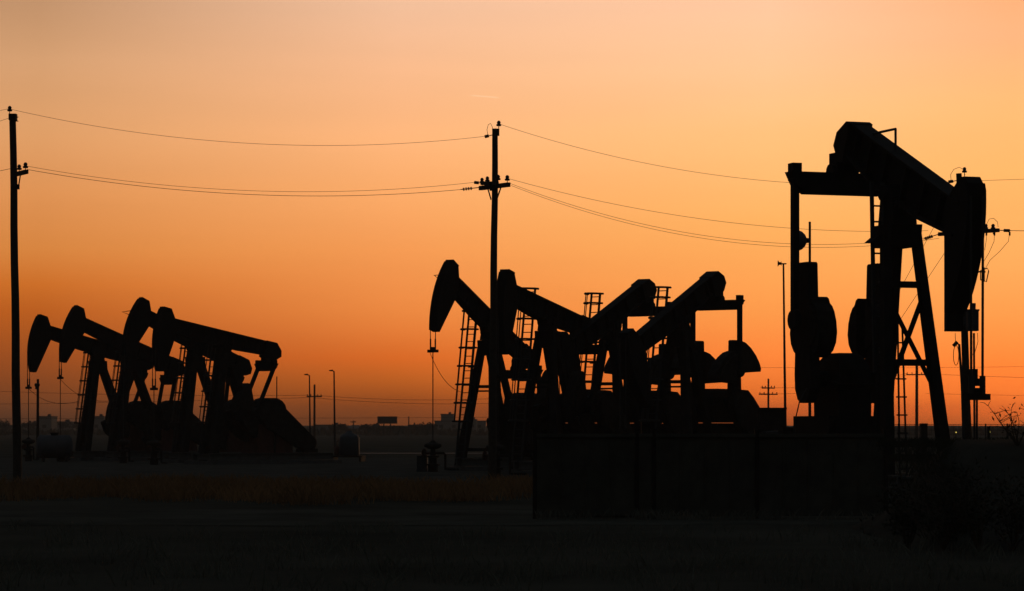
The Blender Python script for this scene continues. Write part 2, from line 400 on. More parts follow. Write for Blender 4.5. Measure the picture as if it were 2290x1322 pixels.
# earth bank at the right
bx = [WX(1950, 48) + .5 * i for i in range(36)]; prof = [(-6.5, 0), (-4.5, .55), (-2.6, 1.15), (-1.1, 1.53), (0, 1.61), (1.2, 1.56), (2.5, 1.0), (4.2, .4), (5.5, -.02)]
vs = []; fs = []
for i, x in enumerate(bx):
    t = min(1, i / 3.0); t = t * t * (3 - 2 * t)
    for q, (dy, z) in enumerate(prof):
        vs.append((x + rnd.uniform(-.1, .1), 48 + dy + rnd.uniform(-.12, .12), max(-.03, z * t + (rnd.uniform(-.045, .03) if 0 < q < 8 else -.05))))
n_ = len(prof)
for i in range(len(bx) - 1):
    for q in range(n_ - 1): fs.append((i * n_ + q, (i + 1) * n_ + q, (i + 1) * n_ + q + 1, i * n_ + q + 1))
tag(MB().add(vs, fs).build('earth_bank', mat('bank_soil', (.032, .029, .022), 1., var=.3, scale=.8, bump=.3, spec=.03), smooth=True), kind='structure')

# ------------------------------------------------------------------ grass and weeds
def blades(name, spots, m, h, wd, seed, lean=.35):
    r = random.Random(seed); b = MB()
    for x, y, z in spots:
        hh = h * r.uniform(.45, 1.15); a = r.uniform(0, math.pi); ww = wd * r.uniform(.6, 1.3)
        ca, sa = math.cos(a) * ww, math.sin(a) * ww; lx, ly = r.gauss(0, lean) * hh, r.gauss(0, lean) * hh
        b.v += [(x - ca, y - sa, z), (x + ca, y + sa, z), (x + lx * .45 + ca * .6, y + ly * .45 + sa * .6, z + hh * .6), (x + lx, y + ly, z + hh)]
        k = len(b.v) - 4; b.f += [(k, k + 1, k + 2), (k, k + 2, k + 3)]
    me = bpy.data.meshes.new(name); me.from_pydata(b.v, [], b.f); me.materials.append(m)
    o = bpy.data.objects.new(name, me); COL.objects.link(o); return o
r = random.Random(11); sp_ = []
tufts = [(r.uniform(-16, 3), r.uniform(66.5, 90)) for _ in range(1050)]
for tx, ty in tufts:
    if tx < -13 + (ty - 66) * .05 and r.random() < .6: continue
    if ty < 69.5 + 2.6 * math.sin(tx * .55 + 1) + 1.4 * math.sin(tx * 1.7) or ty > 86.5 + 2.2 * math.sin(tx * .43) + 1.2 * math.sin(tx * 1.3 + 2) or r.random() < .22 + .2 * math.sin(tx * .9 + ty * .35): continue
    for _ in range(r.randint(14, 34)): sp_.append((tx + r.gauss(0, .32), ty + r.gauss(0, .45), 0))
o = blades('dry_grass', sp_, GRASS, .42, .012, 1)
tag(o, 'band of reddish dry grass across the open dirt in front of the poles', 'grass', kind='stuff')
sp_ = []
for _ in range(520):
    ty = r.uniform(31, 50); tx = r.uniform(-9.5, 9.5) * ty / 45
    if r.random() < (ty - 30) / 26: continue
    for _ in range(r.randint(8, 22)): sp_.append((tx + r.gauss(0, .16), ty + r.gauss(0, .2), 0))
for _ in range(70):
    tx = r.uniform(WX(1190, 56), WX(1990, 56)); ty = r.uniform(55.6, 56.2)
    for _ in range(r.randint(4, 16)): sp_.append((tx + r.gauss(0, .1), ty + r.gauss(0, .07), 0))
o = blades('weeds', sp_, WEED, .22, .006, 2)
tag(o, 'grey green weeds covering the dark foreground', 'weeds', kind='stuff')
sp_ = []
for _ in range(1500):
    ty = r.uniform(42.5, 49.5); tx = r.uniform(WX(1985, 48), WX(2420, 48))
    dy = ty - 48; z = max(0, 1.56 + dy * .27 if dy < 0 else 1.54)
    for _ in range(r.randint(4, 12)): sp_.append((tx + r.gauss(0, .12), ty + r.gauss(0, .12), z - .06))
o = blades('bank_weeds', sp_, LEAF, .17, .006, 3)
tag(o, 'short weeds covering the earth bank at the right', 'weeds', kind='stuff')

def shrub(name, loc, h, wd, label, group, seed, leaves=500, bare=False):
    r = random.Random(seed); T = thing(name, loc, r.uniform(0, 6), label, 'shrub', group)
    st = MB(); tips = []
    for i in range(9 if not bare else 6):
        a = r.uniform(0, 6.28); p = Vector((0, 0, 0)); d = Vector((math.cos(a) * r.uniform(.1, .7), math.sin(a) * r.uniform(.1, .7), 1)).normalized()
        L = h * r.uniform(.6, 1.05); pts = [p.copy()]
        for k in range(5):
            p = p + d * L / 5; d = (d + Vector((r.gauss(0, .16), r.gauss(0, .16), r.gauss(.02, .08)))).normalized(); pts.append(p.copy())
            if k >= 1:
                for _ in range(2):
                    q = p + Vector((r.gauss(0, .22) * wd, r.gauss(0, .22) * wd, r.uniform(.03, .2) * h)); st.tube([p, p.lerp(q, .5) + Vector((0, 0, .02)), q], .006, 4, .003, cap=False); tips.append(q)
        st.tube(pts, .016, 5, .004); tips += pts[2:]
    st.build('stem', TWIG, T)
    lf = MB()
    for _ in range(leaves):
        c = r.choice(tips) + Vector((r.gauss(0, .07), r.gauss(0, .07), r.gauss(0, .07)))
        a = Vector((r.gauss(0, 1), r.gauss(0, 1), r.gauss(0, 1))).normalized(); b = a.cross(Vector((r.gauss(0, 1), r.gauss(0, 1), r.gauss(0, 1)))).normalized()
        s_ = r.uniform(.02, .05)
        lf.add([c - a * s_, c + b * s_ * .4, c + a * s_, c - b * s_ * .4], [(0, 1, 2, 3)])
    lf.build('foliage', LEAF, T)
    return T
shrub('bare_shrub', (WX(2278, 47), 47, 1.45), .85, .7, 'thin bare shrub with long twigs against the sky at the right edge', None, 5, leaves=45, bare=True)
for px, d, h, s_, lb in ((2030, 42.5, .9, 1, 'low dark shrub at the foot of the earth bank beside the barrier wall'),
                        (2110, 42, 1.1, 2, 'dark shrub at the foot of the earth bank below the large horse head'),
                        (2190, 41, 1.2, 3, 'tallest dark shrub at the foot of the earth bank'),
                        (2265, 41.5, 1.1, 4, 'dark shrub at the foot of the earth bank below the bare shrub')):
    shrub('shrub', (WX(px, d), d, 0), h, 1., lb, 'dark shrubs along the earth bank', s_, leaves=900)

# ------------------------------------------------------------------ barrier wall and cabinets
bw_ = thing('barrier_wall', (WX(1590, 56.5), 56.5, 0), 0, 'long low dark panel wall in front of the middle pumpjacks', 'wall')
ox = WX(1590, 56.5); top_ = 1.68
for i, (a, b) in enumerate(((1200, 1421), (1428, 1459), (1466, 1689), (1697, 1976))):
    p = MB(); x0, x1 = WX(a, 56.5) - ox, WX(b, 56.5) - ox
    p.box(((x0 + x1) / 2, 0, top_ / 2 + .01 * i), (x1 - x0, .08, top_ - .06), rz=(.006, -.01, .004, -.007)[i], ry=(.002, 0, -.0025, .0015)[i])
    p.box(((x0 + x1) / 2, -.02, top_ - .02), (x1 - x0, .14, .07)); p.box(((x0 + x1) / 2, -.02, .12), (x1 - x0, .14, .1))
    nr = int((x1 - x0) / .42)
    for k in range(1, nr): p.box((x0 + (x1 - x0) * k / nr, -.05, top_ / 2), (.03, .03, top_ - .2))
    p.build('panel', PANEL, bw_)
for a in (1196, 1424, 1462, 1693, 1980):
    MB().box((WX(a, 56.5) - ox, 0, .88), (.085, .14, 1.76)).box((WX(a, 56.5) - ox, 0, 1.775), (.11, .17, .03)).build('post', STEEL2, bw_)
def cabinet(name, px0, px1, ytop, d, depth, label, m=STEEL2):
    x0, x1 = WX(px0, d), WX(px1, d); zt = WZ(ytop, d); w_ = x1 - x0
    T = thing(name, ((x0 + x1) / 2, d, 0), 0, label, 'cabinet')
    b = MB().box((0, 0, zt / 2 + .05), (w_ * .96, depth, zt - .1)).box((0, 0, .06), (w_, depth + .1, .12))
    b.box((0, -.03, zt - .03), (w_, depth + .12, .06)); b.build('housing', m, T)
    dr = MB().box((0, -depth / 2 - .015, zt / 2 + .05), (w_ * .84, .03, zt * .78)).build('door', m, T)
    MB().box((w_ * .33, -depth / 2 - .05, zt * .5), (.03, .04, .18)).build('handle', GALV, dr)
    return T
cabinet('electrical_cabinet', 1434, 1453, 944, 57.3, .4, 'narrow electrical cabinet rising above the barrier wall between two posts')
cabinet('control_cabinet', 1696, 1757, 912, 100, .8, 'wide dark control cabinet beside the belt guard and the slim light mast')
cabinet('valve_cabinet', 932, 956, 1018, 118, .5, 'small dark box on the pad beside the wellhead under the raised horse head', BLUEG)
cabinet('junction_box', 375, 394, 1024, 150, .4, 'small pale box on the gravel pad before the far left pumpjacks', TANKW)

# ------------------------------------------------------------------ wellheads under the horse heads
def wellhead(Tp, x, zt, label, m=STEEL2):
    wm = Tp.matrix_basis @ Vector((x, 0, 0)); s_ = Tp.scale.x
    T = thing('wellhead', (wm.x, wm.y, 0), Tp.rotation_euler.z, label, 'wellhead', 'wellheads under the horse heads'); z = zt * s_
    b = MB().lathe((0, 0, 0), [(.2, 0), (.2, .25), (.3, .26), (.3, .33), (.16, .34), (.16, z * .45), (.26, z * .45 + .01), (.26, z * .45 + .09), (.12, z * .45 + .1), (.10, z * .72), (.22, z * .74), (.35, z * .80), (.37, z * .84), (.33, z * .89), (.16, z * .93), (.1, z - .04), (.06, z)], 14)
    b.build('casing', m, T)
    MB().tube([(0, .12, z * .6), (0, .55, z * .6), (0, .62, z * .55), (0, .62, .12), (.2, 1.4, .12)], .05, 8).build('flow_line', m, T)
    v = MB().lathe((0, -.42, z * .6), [(.05, 0), (.05, .32)], 8, 'Y').lathe((0, -.46, z * .6), [(.17, 0), (.19, .02), (.17, .04)], 12, 'Y')
    v.build('valve', RUST, T)
    return T
def wx_of(phi):
    ph = R(phi); return 4.2 * math.cos(max(R(-29), min(R(14.5), -ph)) + ph) + .015
for k, phi, lb in (('A', 27, 'wellhead under the raised horse head just left of the middle utility pole'),
                   ('B', 13, 'wellhead in front of the pumpjack directly behind the middle utility pole'),
                   ('E', 14, 'wellhead under the leftmost small horse head'), ('F', 21, 'wellhead under the second small horse head from the left'),
                   ('G', 23, 'wellhead under the tallest horse head of the far left row'), ('H', 10, 'wellhead under the last horse head of the far left row'),
                   ('C', -22.6, 'wellhead low behind the barrier wall, under the third middle pumpjack'), ('D', -24, 'wellhead low behind the barrier wall, under the fourth middle pumpjack')):
    wellhead(pj[k][0], wx_of(phi), 1.3 if k in 'ABEFGH' else .75, lb)
wellhead(big, 3.22 + .015, 1.25, 'wellhead behind the earth bank under the largest horse head')

# ------------------------------------------------------------------ utility poles
UP = 'utility poles of the power line'
def insulator(T, p, s_=1., nm='insulator', par=None):
    MB().lathe(p, [(.012 * s_, -.16 * s_), (.012 * s_, 0), (.075 * s_, .0), (.085 * s_, .05 * s_), (.05 * s_, .07 * s_), (.065 * s_, .12 * s_), (.03 * s_, .17 * s_)], 10).build(nm, CERAM, par or T)
def dead_end(T, a, b, par=None):
    a, b = Vector(a), Vector(b); m_ = MB().tube([a, b], .016, 6)
    for i in range(4):
        c = a.lerp(b, .45 + .12 * i); m_.tube([c, c + (b - a).normalized() * .05], .05, 8)
    m_.build('dead_end_insulator', CERAM, par or T)
D0 = 91.0
def upole(px0, y0, px1, y1, d, r0, r1, label):
    p0, p1 = W(px0, y0, d), W(px1, y1, d); p1.z = -.03
    T = thing('utility_pole', (p1.x, d, 0), 0, label, 'utility pole', UP)
    o = Vector((p1.x, d, 0)); k = 10
    pts = [(p1 - o).lerp(p0 - o, i / k) + Vector((.01 * math.sin(i * 1.7), 0, 0)) for i in range(k + 1)]
    MB().tube(pts, r1, 14, r0).build('pole', WOOD, T, smooth=False)
    return T, (lambda px, py, dd=0: W(px, py, d + dd) - o)
# left pole
T1, q = upole(28.5, 255, 39, 1085, D0, .105, .145, 'leftmost utility pole with a short side arm')
MB().tube([q(22, 266), q(21.5, 247)], .014, 6).build('pin', STEEL, T1); insulator(T1, q(21.8, 249), 1.0)
MB().box(q(29, 262), (.24, .28, .2)).build('pole_band', STEEL, T1)
for dy in (262, 271): MB().tube([q(34, dy), q(41, dy)], .016, 6).build('bolt', STEEL, T1)
ar = MB().bar(q(31, 391, .2), q(60, 384, -1.1), .11, .13).build('crossarm', WOOD, T1)
insulator(T1, q(57, 376, -1.0), 1.05, par=ar); insulator(T1, q(43, 380, -.4), 1.0, par=ar)
MB().bar(q(46, 389, -.5), q(41, 420, -.12), .03, .05).build('arm_brace', GALV, T1)
MB().box(q(40, 418, -.15), (.1, .08, .16)).build('bracket', STEEL, T1)
# middle pole
T2, q = upole(1107.5, 288, 1100, 1076, D0, .092, .145, 'middle utility pole with a double crossarm, in front of the middle pumpjacks')
MB().tube([q(1115, 303), q(1115.5, 281)], .014, 6).build('pin', STEEL, T2); insulator(T2, q(1115.5, 282), 1.0)
MB().bar(q(1114, 288), q(1114, 304), .06, .08).build('bracket', STEEL, T2)
dead_end(T2, q(1101, 302), q(1084, 306))
MB().tube([q(1091, 303), q(1089, 290), q(1092, 279), q(1097, 276), q(1101, 284), q(1101, 292)], .009, 6).build('jumper_wire', CABLE, T2)
ar = MB().bar(q(1074, 421, 1.3), q(1138, 413, -1.3), .11, .14).build('crossarm', WOOD, T2)
insulator(T2, q(1134.5, 404, -1.2), 1.0, par=ar); insulator(T2, q(1114, 403, -.3), 1.0, par=ar)
ar2 = MB().bar(q(1078, 410, .9), q(1112, 410, -.5), .11, .12).build('crossarm', WOOD, T2)
insulator(T2, q(1078, 409, 1.1), .95, par=ar2); insulator(T2, q(1090, 406, .5), .95, par=ar2)
dead_end(T2, q(1076, 419, 1.2), q(1030, 424, 1.2)); dead_end(T2, q(1080, 410, .8), q(1060, 408, .8))
for a in ((1091, 422, .5), (1120, 420, -.6)):
    MB().bar(q(*a), q(1098 if a[0] < 1100 else 1111, 446, 0), .03, .045).build('arm_brace', GALV, T2)
MB().box(q(1104, 417), (.26, .3, .26)).build('pole_band', STEEL, T2)
# right pole with transformer and riser, behind the large horse head
T3, q = upole(2145, 388, 2168, 1090, D0, .09, .135, 'right utility pole with electrical boxes, partly hidden behind the large horse head')
dead_end(T3, q(2140, 404), q(2121, 407))
MB().tube([q(2127, 405), q(2126, 390), q(2133, 379), q(2145, 374), q(2156, 380), q(2158, 392)], .009, 6).build('jumper_wire', CABLE, T3)
insulator(T3, q(2157, 386), 1.)
ar = MB().bar(q(2100, 524, 1.0), q(2233, 515, -1.1), .11, .12).build('crossarm', WOOD, T3)
for a in ((2205, 513, -.6), (2221, 513, -.8)): insulator(T3, q(*a), 1., par=ar)
dead_end(T3, q(2232, 515, -1.1), q(2260, 516, -1.1)); dead_end(T3, q(2102, 523, 1), q(2065, 535, 1))
MB().tube([q(2205, 505, -.6), q(2212, 490, -.6), q(2222, 488, -.8), q(2231, 497, -1), q(2232, 508, -1)], .008, 6).build('jumper_wire', CABLE, T3)
for pts in (((2258, 520), (2255, 540), (2236, 562), (2214, 582), (2203, 602)), ((2224, 520), (2223, 540), (2212, 565), (2200, 585)), ((2206, 520), (2206, 535), (2202, 560))):
    MB().tube([q(a, b, -.8) for a, b in pts], .008, 6).build('drop_wire', CABLE, T3)
    MB().tube([q(pts[0][0], 519, -.8), q(pts[0][0], 527, -.8)], .03, 8).build('insulator', CERAM, T3)
ct = MB()
ct.bar(q(2160, 608, -.2), q(2203, 608, -.8), .05, .05)
ct.tube([q(2193, 626, -.8), q(2193, 605, -.8), q(2208, 600, -.8), q(2211, 606, -.8), q(2206, 630, -.8), q(2193, 626, -.8)], .02, 6)
ct.tube([q(2199, 630, -.8), q(2199, 598, -.8)], .05, 8)
ct.build('fuse_cutout', STEEL, T3)
tb = MB().box(q(2174, 718, -.3), (.36, .4, .64)).box(q(2174, 694, -.3), (.4, .44, .05)).box(q(2162, 718, -.1), (.2, .12, .3)); tb.tube([q(2178, 695, -.3), q(2178, 678, -.3)], .06, 8)
tb = tb.build('transformer_box', BLUEG, T3)
mb_ = MB().box(q(2177, 838, -.3), (.24, .26, .36)).box(q(2179, 855, -.3), (.3, .3, .24)).tube([q(2170, 870, -.3), q(2188, 870, -.3)], .03, 8).build('meter_box', STEEL, T3)
MB().tube([q(2178, 745, -.3), q(2180, 1086, -.3)], .035, 8).build('conduit', GALV, T3)
MB().tube([q(2136, 772, -.2), q(2140, 767, -.2), q(2145, 770, -.2), q(2151, 860, -.2), q(2158, 1085, -.2)], .04, 8).tube([q(2132, 774, -.2), q(2141, 765, -.2)], .06, 8).build('conduit', GALV, T3)
co_ = MB().tube([q(2138 + 6 * math.cos(a), 795 + 22 * math.sin(a), -.25) for a in [i * 6.2832 / 20 for i in range(43)]], .012, 5).tube([q(2136, 745, -.25), q(2137, 775, -.25)], .01, 5).build('cable_coil', CABLEY, T3)
MB().tube([q(2186, 745, -.3), q(2187, 765, -.3), q(2180, 788, -.3), q(2172, 796, -.2)], .01, 5).build('cable', CABLE, T3)

# ------------------------------------------------------------------ power lines (each wire a thing)
def wire(a, b, sag, label, group, rad=.0062, n=40, name='power_line'):
    (xa, ya, da), (xb, yb, db) = a, b; pts = []
    A_, B_ = W(xa, ya, da), W(xb, yb, db)
    for i in range(n + 1):
        t = i / n; p = A_.lerp(B_, t); p.z -= sag * (da + db) / 2 / F * 4 * t * (1 - t); pts.append(p)
    c = pts[0].copy(); o = MB().tube([p - c for p in pts], rad, 5).build(name, CABLE)
    o.location = c; return tag(o, label, 'wire', group)
G1 = 'power line wires between the utility poles'
wire((22, 244, D0), (1085, 305, D0), 46, 'topmost wire between the left and the middle utility pole', G1)
wire((57, 371, D0 - 1), (1060, 408, D0 + .8), 37, 'upper of the two low wires between the left and middle utility poles', G1)
wire((60, 379, D0 - 1), (1031, 424, D0 + 1.2), 33, 'lower of the two low wires between the left and middle utility poles', G1, .008)
wire((1115, 277, D0), (2122, 407, D0), 52, 'topmost wire between the middle and the right utility pole', G1)
wire((1135, 399, D0 - 1.2), (2076, 516, D0 + 1), 37, 'upper low wire between the middle and right utility poles', G1)
wire((1140, 410, D0 - 1.2), (2083, 530, D0 + 1), 62, 'middle low wire between the middle and right utility poles', G1)
wire((1143, 415, D0 - 1.2), (2100, 533, D0 + 1), 66, 'lowest wire between the middle and right utility poles', G1)
wire((21, 243, D0), (-1000, 300, D0), 40, 'top wire leaving the left utility pole out of the picture', G1)
wire((27, 262, D0), (-1000, 520, D0), 20, 'second wire leaving the left utility pole out of the picture', G1)
wire((30, 376, D0), (-1000, 430, D0 + 1), 40, 'low wire leaving the left utility pole out of the picture', G1, .008)
wire((2157, 405, D0), (3200, 330, D0), 12, 'top wire leaving the right utility pole past the picture edge', G1)
wire((2258, 516, D0 - 1), (3200, 490, D0), 10, 'low wire leaving the right utility pole past the picture edge', G1, .010)
wire((2148, 512, D0), (1767, 1086, D0 + 1), 0, 'lower slanting guy wire of the right utility pole', 'guy wires of the right utility pole', .007, 8, 'guy_wire')
wire((2147, 400, D0), (1775, 1086, D0 + 2), 0, 'upper slanting guy wire of the right utility pole', 'guy wires of the right utility pole', .007, 8, 'guy_wire')

# distant poles and wires
DP = 'distant utility poles near the horizon'
def dpole(px, ytop, arms, d, label, w_=.14):
    T = thing('distant_utility_pole', (WX(px, d), d, 0), 0, label, 'utility pole', DP)
    zt = WZ(ytop, d); MB().tube([(0, 0, -.05), (.02, 0, zt)], w_, 8, w_ * .75).build('pole', WOOD, T)
    for ya, hl in arms:
        z = WZ(ya, d); h_ = hl * d / F
        a_ = MB().bar((-h_, -.14, z), (h_, -.14, z), .12, .14).build('crossarm', WOOD, T)
        for q_ in (-.9, -.45, .45, .9): MB().lathe((h_ * q_, -.14, z + .07), [(.02, 0), (.06, .06), (.06, .16), (.02, .2)], 6).build('insulator', CERAM, a_)
    return T
dpole(703, 860, [(887, 17)], 330, 'distant pole with one crossarm beside the small lamp posts left of centre')
dpole(1718, 847, [(868, 15), (882, 21)], 330, 'distant pole with two crossarms left of the large pumpjack')
dpole(2050, 803, [(838, 24)], 330, 'distant pole with one wide crossarm between the legs of the large pumpjack', .2)
dpole(790, 940, [(944, 6)], 620, 'tiny distant pole above the house roofs left of the billboard', .14)
dpole(914, 931, [], 620, 'tiny bare distant pole just right of the billboard', .14)
dpole(84, 848, [(868, 4)], 160, 'short dark pole between the two leftmost small horse heads', .09)
G2 = 'thin distant wires low in the sky'
for a, b, sg, lb in (((703, 884, 330), (1420, 862, 330), 20, 'upper distant wire right of the distant single crossarm pole'), ((703, 890, 330), (1420, 880, 330), 18, 'lower distant wire right of the distant single crossarm pole'),
                  ((-300, 862, 330), (690, 884, 330), 8, 'upper distant wire behind the far left pumpjacks'), ((-300, 905, 330), (690, 889, 330), 4, 'lower distant wire behind the far left pumpjacks'),
                  ((1700, 866, 330), (2030, 835, 330), 12, 'upper distant wire behind the large pumpjack'), ((1700, 880, 330), (2030, 838, 330), 14, 'lower distant wire behind the large pumpjack'),
                  ((2070, 836, 330), (2700, 850, 330), 4, 'upper distant wire right of the large pumpjack'), ((2070, 880, 360), (2700, 885, 360), 3, 'lower distant wire right of the large pumpjack'),
                  ((-300, 935, 500), (1500, 930, 500), 3, 'distant wire just above the town roofs'), ((1500, 820, 400), (2700, 812, 400), 6, 'faint high distant wire behind the large pumpjack')):
    wire(a, b, sg, lb, G2, .018 if a[2] < 450 else .025)

# lamp posts, mast with dish, thin rods
def lamp_post(px, ytop, d, arm, label, r_=.06, group='lamp posts'):
    T = thing('lamp_post', (WX(px, d), d, 0), 0, label, 'lamp post', group); z = WZ(ytop, d)
    MB().tube([(.06, 0, 0), (0, 0, z)], r_, 8, r_ * .6).build('pole', GALV, T)
    MB().tube([(0, 0, z - .03), (arm, 0, z + .03)], r_ * .5, 6).build('arm', GALV, T)
    h_ = MB(); s_ = 1 if arm > 0 else -1
    h_.prism([(arm - s_ * .05, z - .02), (arm + s_ * .22, z + .0), (arm + s_ * .26, z + .06), (arm, z + .1)], -.12, .12).build('lamp_head', STEEL, T)
    return T
lamp_post(692, 839, 200, -.12, 'distant lamp post just left of the distant single crossarm pole', .07)
lamp_post(747, 830, 200, -.1, 'distant lamp post right of the distant single crossarm pole', .08)
T = thing('horn_mast', (WX(1752, 112), 112, 0), 0, 'tall slim mast topped by a small horn beside the large pumpjack', 'mast')
z = WZ(590, 112)
MB().tube([(.1, 0, 0), (0, 0, z)], .06, 8, .035).build('pole', GALV, T)
MB().bar((.12, 0, z), (-.14, 0, z), .05, .05).build('arm', GALV, T)
MB().lathe((-.22, 0, z + .01), [(.13, 0), (.06, .05), (.05, .1), (.09, .14)], 10, 'X').build('horn', STEEL, T)
T = thing('dish_mast', (WX(1811, 96), 96, 0), 0, 'slim mast carrying a round dish behind the left pitman arm of the large pumpjack', 'mast')
z = WZ(496, 96)
MB().tube([(0, 0, 0), (0, 0, z)], .055, 8, .04).build('pole', GALV, T)
zd = WZ(538, 96)
MB().lathe((-.40, 0, zd), [(.34, 0), (.345, .03), (.30, .14), (.2, .24), (.09, .29), (.08, .36), (.05, .42)], 20, 'X').build('dish', BLUEG, T)
T = thing('thin_mast', (WX(619, 150), 150, 0), 0, 'thin bare mast right of the last tail of the far left pumpjacks', 'mast')
MB().tube([(0, 0, 0), (0, 0, WZ(842, 150))], .04, 6, .03).build('pole', GALV, T)
MB().tube([(0, 0, 0), (0, 0, .3)], .1, 8).build('foot', CONC, T)

# ------------------------------------------------------------------ fence behind the bank, posts
fx0, fx1, fd = WX(1960, 150), WX(2480, 150), 150
Tf = thing('wire_fence', (fx0, fd, 0), 0, 'thin chain link fence running behind the earth bank at the right', 'fence')
zt = WZ(949.5, fd); nps = int((fx1 - fx0) / 1.15)
for i in range(nps + 1): MB().tube([(i * 1.15, 0, 0), (i * 1.15, 0, zt + .05)], .035 if i % 3 else .05, 6).build('post', GALV, Tf)
m_ = MB()
for z in (.1, .6, 1.1, 1.45, 1.7, zt): m_.tube([(0, 0, z), (nps * 1.15, 0, z)], .014 if z == zt else .008, 5)
k = 0.
while k < nps * 1.15: m_.tube([(k, 0, .05), (k, 0, zt)], .006, 4, cap=False); k += .29
m_.build('mesh_wire', GALV, Tf)
WP = 'stubby posts on the earth bank'
for px, yt, d, w_, lb in ((2066, 950, 62, .14, 'thick stubby post just left of the right leg of the large pumpjack'), (2211, 957, 62, .055, 'thin stubby post right of the right utility pole')):
    z = WZ(yt, d); o = MB().box((0, 0, z / 2), (w_, w_, z)).box((0, 0, z + .01), (w_ * 1.12, w_ * 1.12, .04)).build('stubby_post', WOOD); o.location = (WX(px, d), d, 0); tag(o, lb, 'post', WP)

# ------------------------------------------------------------------ tank, trailer on the pad
T = thing('storage_tank', (WX(122, 152), 152, 0), R(12), 'pale rounded storage tank on the ground near the left utility pole', 'tank')
MB().lathe((-.95, 0, .82), [(.25, 0), (.5, .05), (.62, .18), (.62, 1.72), (.5, 1.85), (.25, 1.9)], 24, 'X').build('shell', TANKW, T, smooth=True)
for x in (-.6, .6): MB().prism([(-.55, 0), (.55, 0), (.45, .5), (-.45, .5)], x - .06, x + .06, lambda a, b, c: (b, a, c)).build('saddle', STEEL2, T)
MB().lathe((0, 0, 1.42), [(.2, 0), (.2, .1), (.24, .11), (.24, .15)], 12).build('hatch', STEEL2, T)
T = thing('chemical_tank', (WX(779, 152), 152, 0), R(-8), 'dark blue grey tank with domed top on a skid right of the far left pumpjacks', 'tank')
MB().lathe((.05, 0, .35), [(.52, 0), (.55, .05), (.55, .95), (.45, 1.1), (.2, 1.2), (.15, 1.32)], 20).build('shell', BLUEG, T, smooth=True)
MB().box((0, 0, .3), (1.7, 1.2, .08)).box((-.75, 0, .15), (.12, 1.2, .24)).box((.75, 0, .15), (.12, 1.2, .24)).build('skid', STEEL2, T)
MB().lathe((-.62, 0, .34), [(.12, 0), (.15, .1), (.15, .4), (.08, .5)], 12).tube([(-.62, 0, .8), (-.62, 0, 1.1), (-.2, 0, 1.25)], .03, 6).build('dosing_pump', RUST, T)

# ------------------------------------------------------------------ town on the horizon
TB = 'far buildings on the horizon'
def house(px0, px1, yt, d, label, kind='flat', dep=10):
    x0, x1 = WX(px0, d), WX(px1, d); w_ = x1 - x0; base = (d - 600) / 900 * 3.2 if d > 600 else 0; zt = WZ(yt, d) - base
    T = thing('far_building', ((x0 + x1) / 2, d, base - .2), 0, label, 'building', TB); zw = zt if kind == 'flat' else zt * .62
    MB().box((0, dep / 2, zw / 2), (w_, dep, zw)).build('wall', BUILD, T)
    rf = MB()
    if kind == 'flat':
        rf.box((0, dep / 2, zt + .1), (w_ + .3, dep + .3, .3)); rf = rf.build('roof', ROOF, T)
        MB().box((w_ * .2, dep * .4, zt + .5), (min(1.2, w_ * .2), 1.2, .6)).build('roof_unit', GALV, rf)
    else:
        h_ = [(-w_ / 2 - .4, -.4, zw), (w_ / 2 + .4, -.4, zw), (w_ / 2 + .4, dep + .4, zw), (-w_ / 2 - .4, dep + .4, zw), (-w_ / 2 + w_ * .28, dep / 2, zt), (w_ / 2 - w_ * .28, dep / 2, zt)]
        rf.add(h_, [(0, 1, 5, 4), (1, 2, 5), (2, 3, 4, 5), (3, 0, 4), (3, 2, 1, 0)]); rf.build('roof', ROOF, T)
    nw = max(1, int(w_ / 3.2))
    for i in range(nw):
        x = -w_ / 2 + (i + .5) * w_ / nw
        MB().box((x, -.02, min(zw * .55, 1.9)), (1.1, .06, .9)).build('window', GLASS, T)
    return T
house(-30, 30, 951, 820, 'far flat building at the left edge behind the left utility pole')
house(50, 82, 947, 800, 'far low flat building just right of the left utility pole')
house(83, 115, 931, 780, 'far tall flat building behind the leftmost small horse head rod')
house(115, 160, 943, 800, 'far low building between the two leftmost polished rods')
house(198, 232, 931, 790, 'far flat building seen behind the first leg of the far left pumpjacks')
house(706, 767, 950, 780, 'far long flat warehouse right of the distant single crossarm pole', dep=14)
house(774, 812, 949, 760, 'far house with hipped roof left of the billboard', 'hip')
house(916, 930, 950, 800, 'far small building just right of the billboard')
house(972, 1086, 941, 830, 'far wide plant building behind the first middle ladder', dep=20)
house(986, 1014, 926, 855, 'far tall tower block rising from the wide plant building', dep=8)
house(1046, 1066, 938, 815, 'far stepped block in front of the wide plant building')
house(1120, 1190, 950, 800, 'far flat shed behind the middle utility pole')
T = thing('billboard', (WX(866, 640), 640, 0), R(6), 'far dark billboard on two posts above the horizon', 'billboard')
zb0, zb1 = WZ(947, 640), WZ(932, 640); hw_ = 21.5 * 640 / F
b_ = MB().box((0, 0, (zb0 + zb1) / 2), (2 * hw_, .3, zb1 - zb0))
b_.build('panel', STEEL2, T)
fr = MB().box((0, -.2, zb0), (2 * hw_ + .2, .12, .12)).box((0, -.2, zb1), (2 * hw_ + .2, .12, .12)); fr.box((-hw_, -.2, (zb0 + zb1) / 2), (.12, .12, zb1 - zb0)).box((hw_, -.2, (zb0 + zb1) / 2), (.12, .12, zb1 - zb0)); fr.build('frame', STEEL, T)
for x in (-.35, .35): MB().tube([(x * hw_, .1, 0), (x * hw_, .1, zb1 - .1)], .14, 8).build('post', STEEL, T)

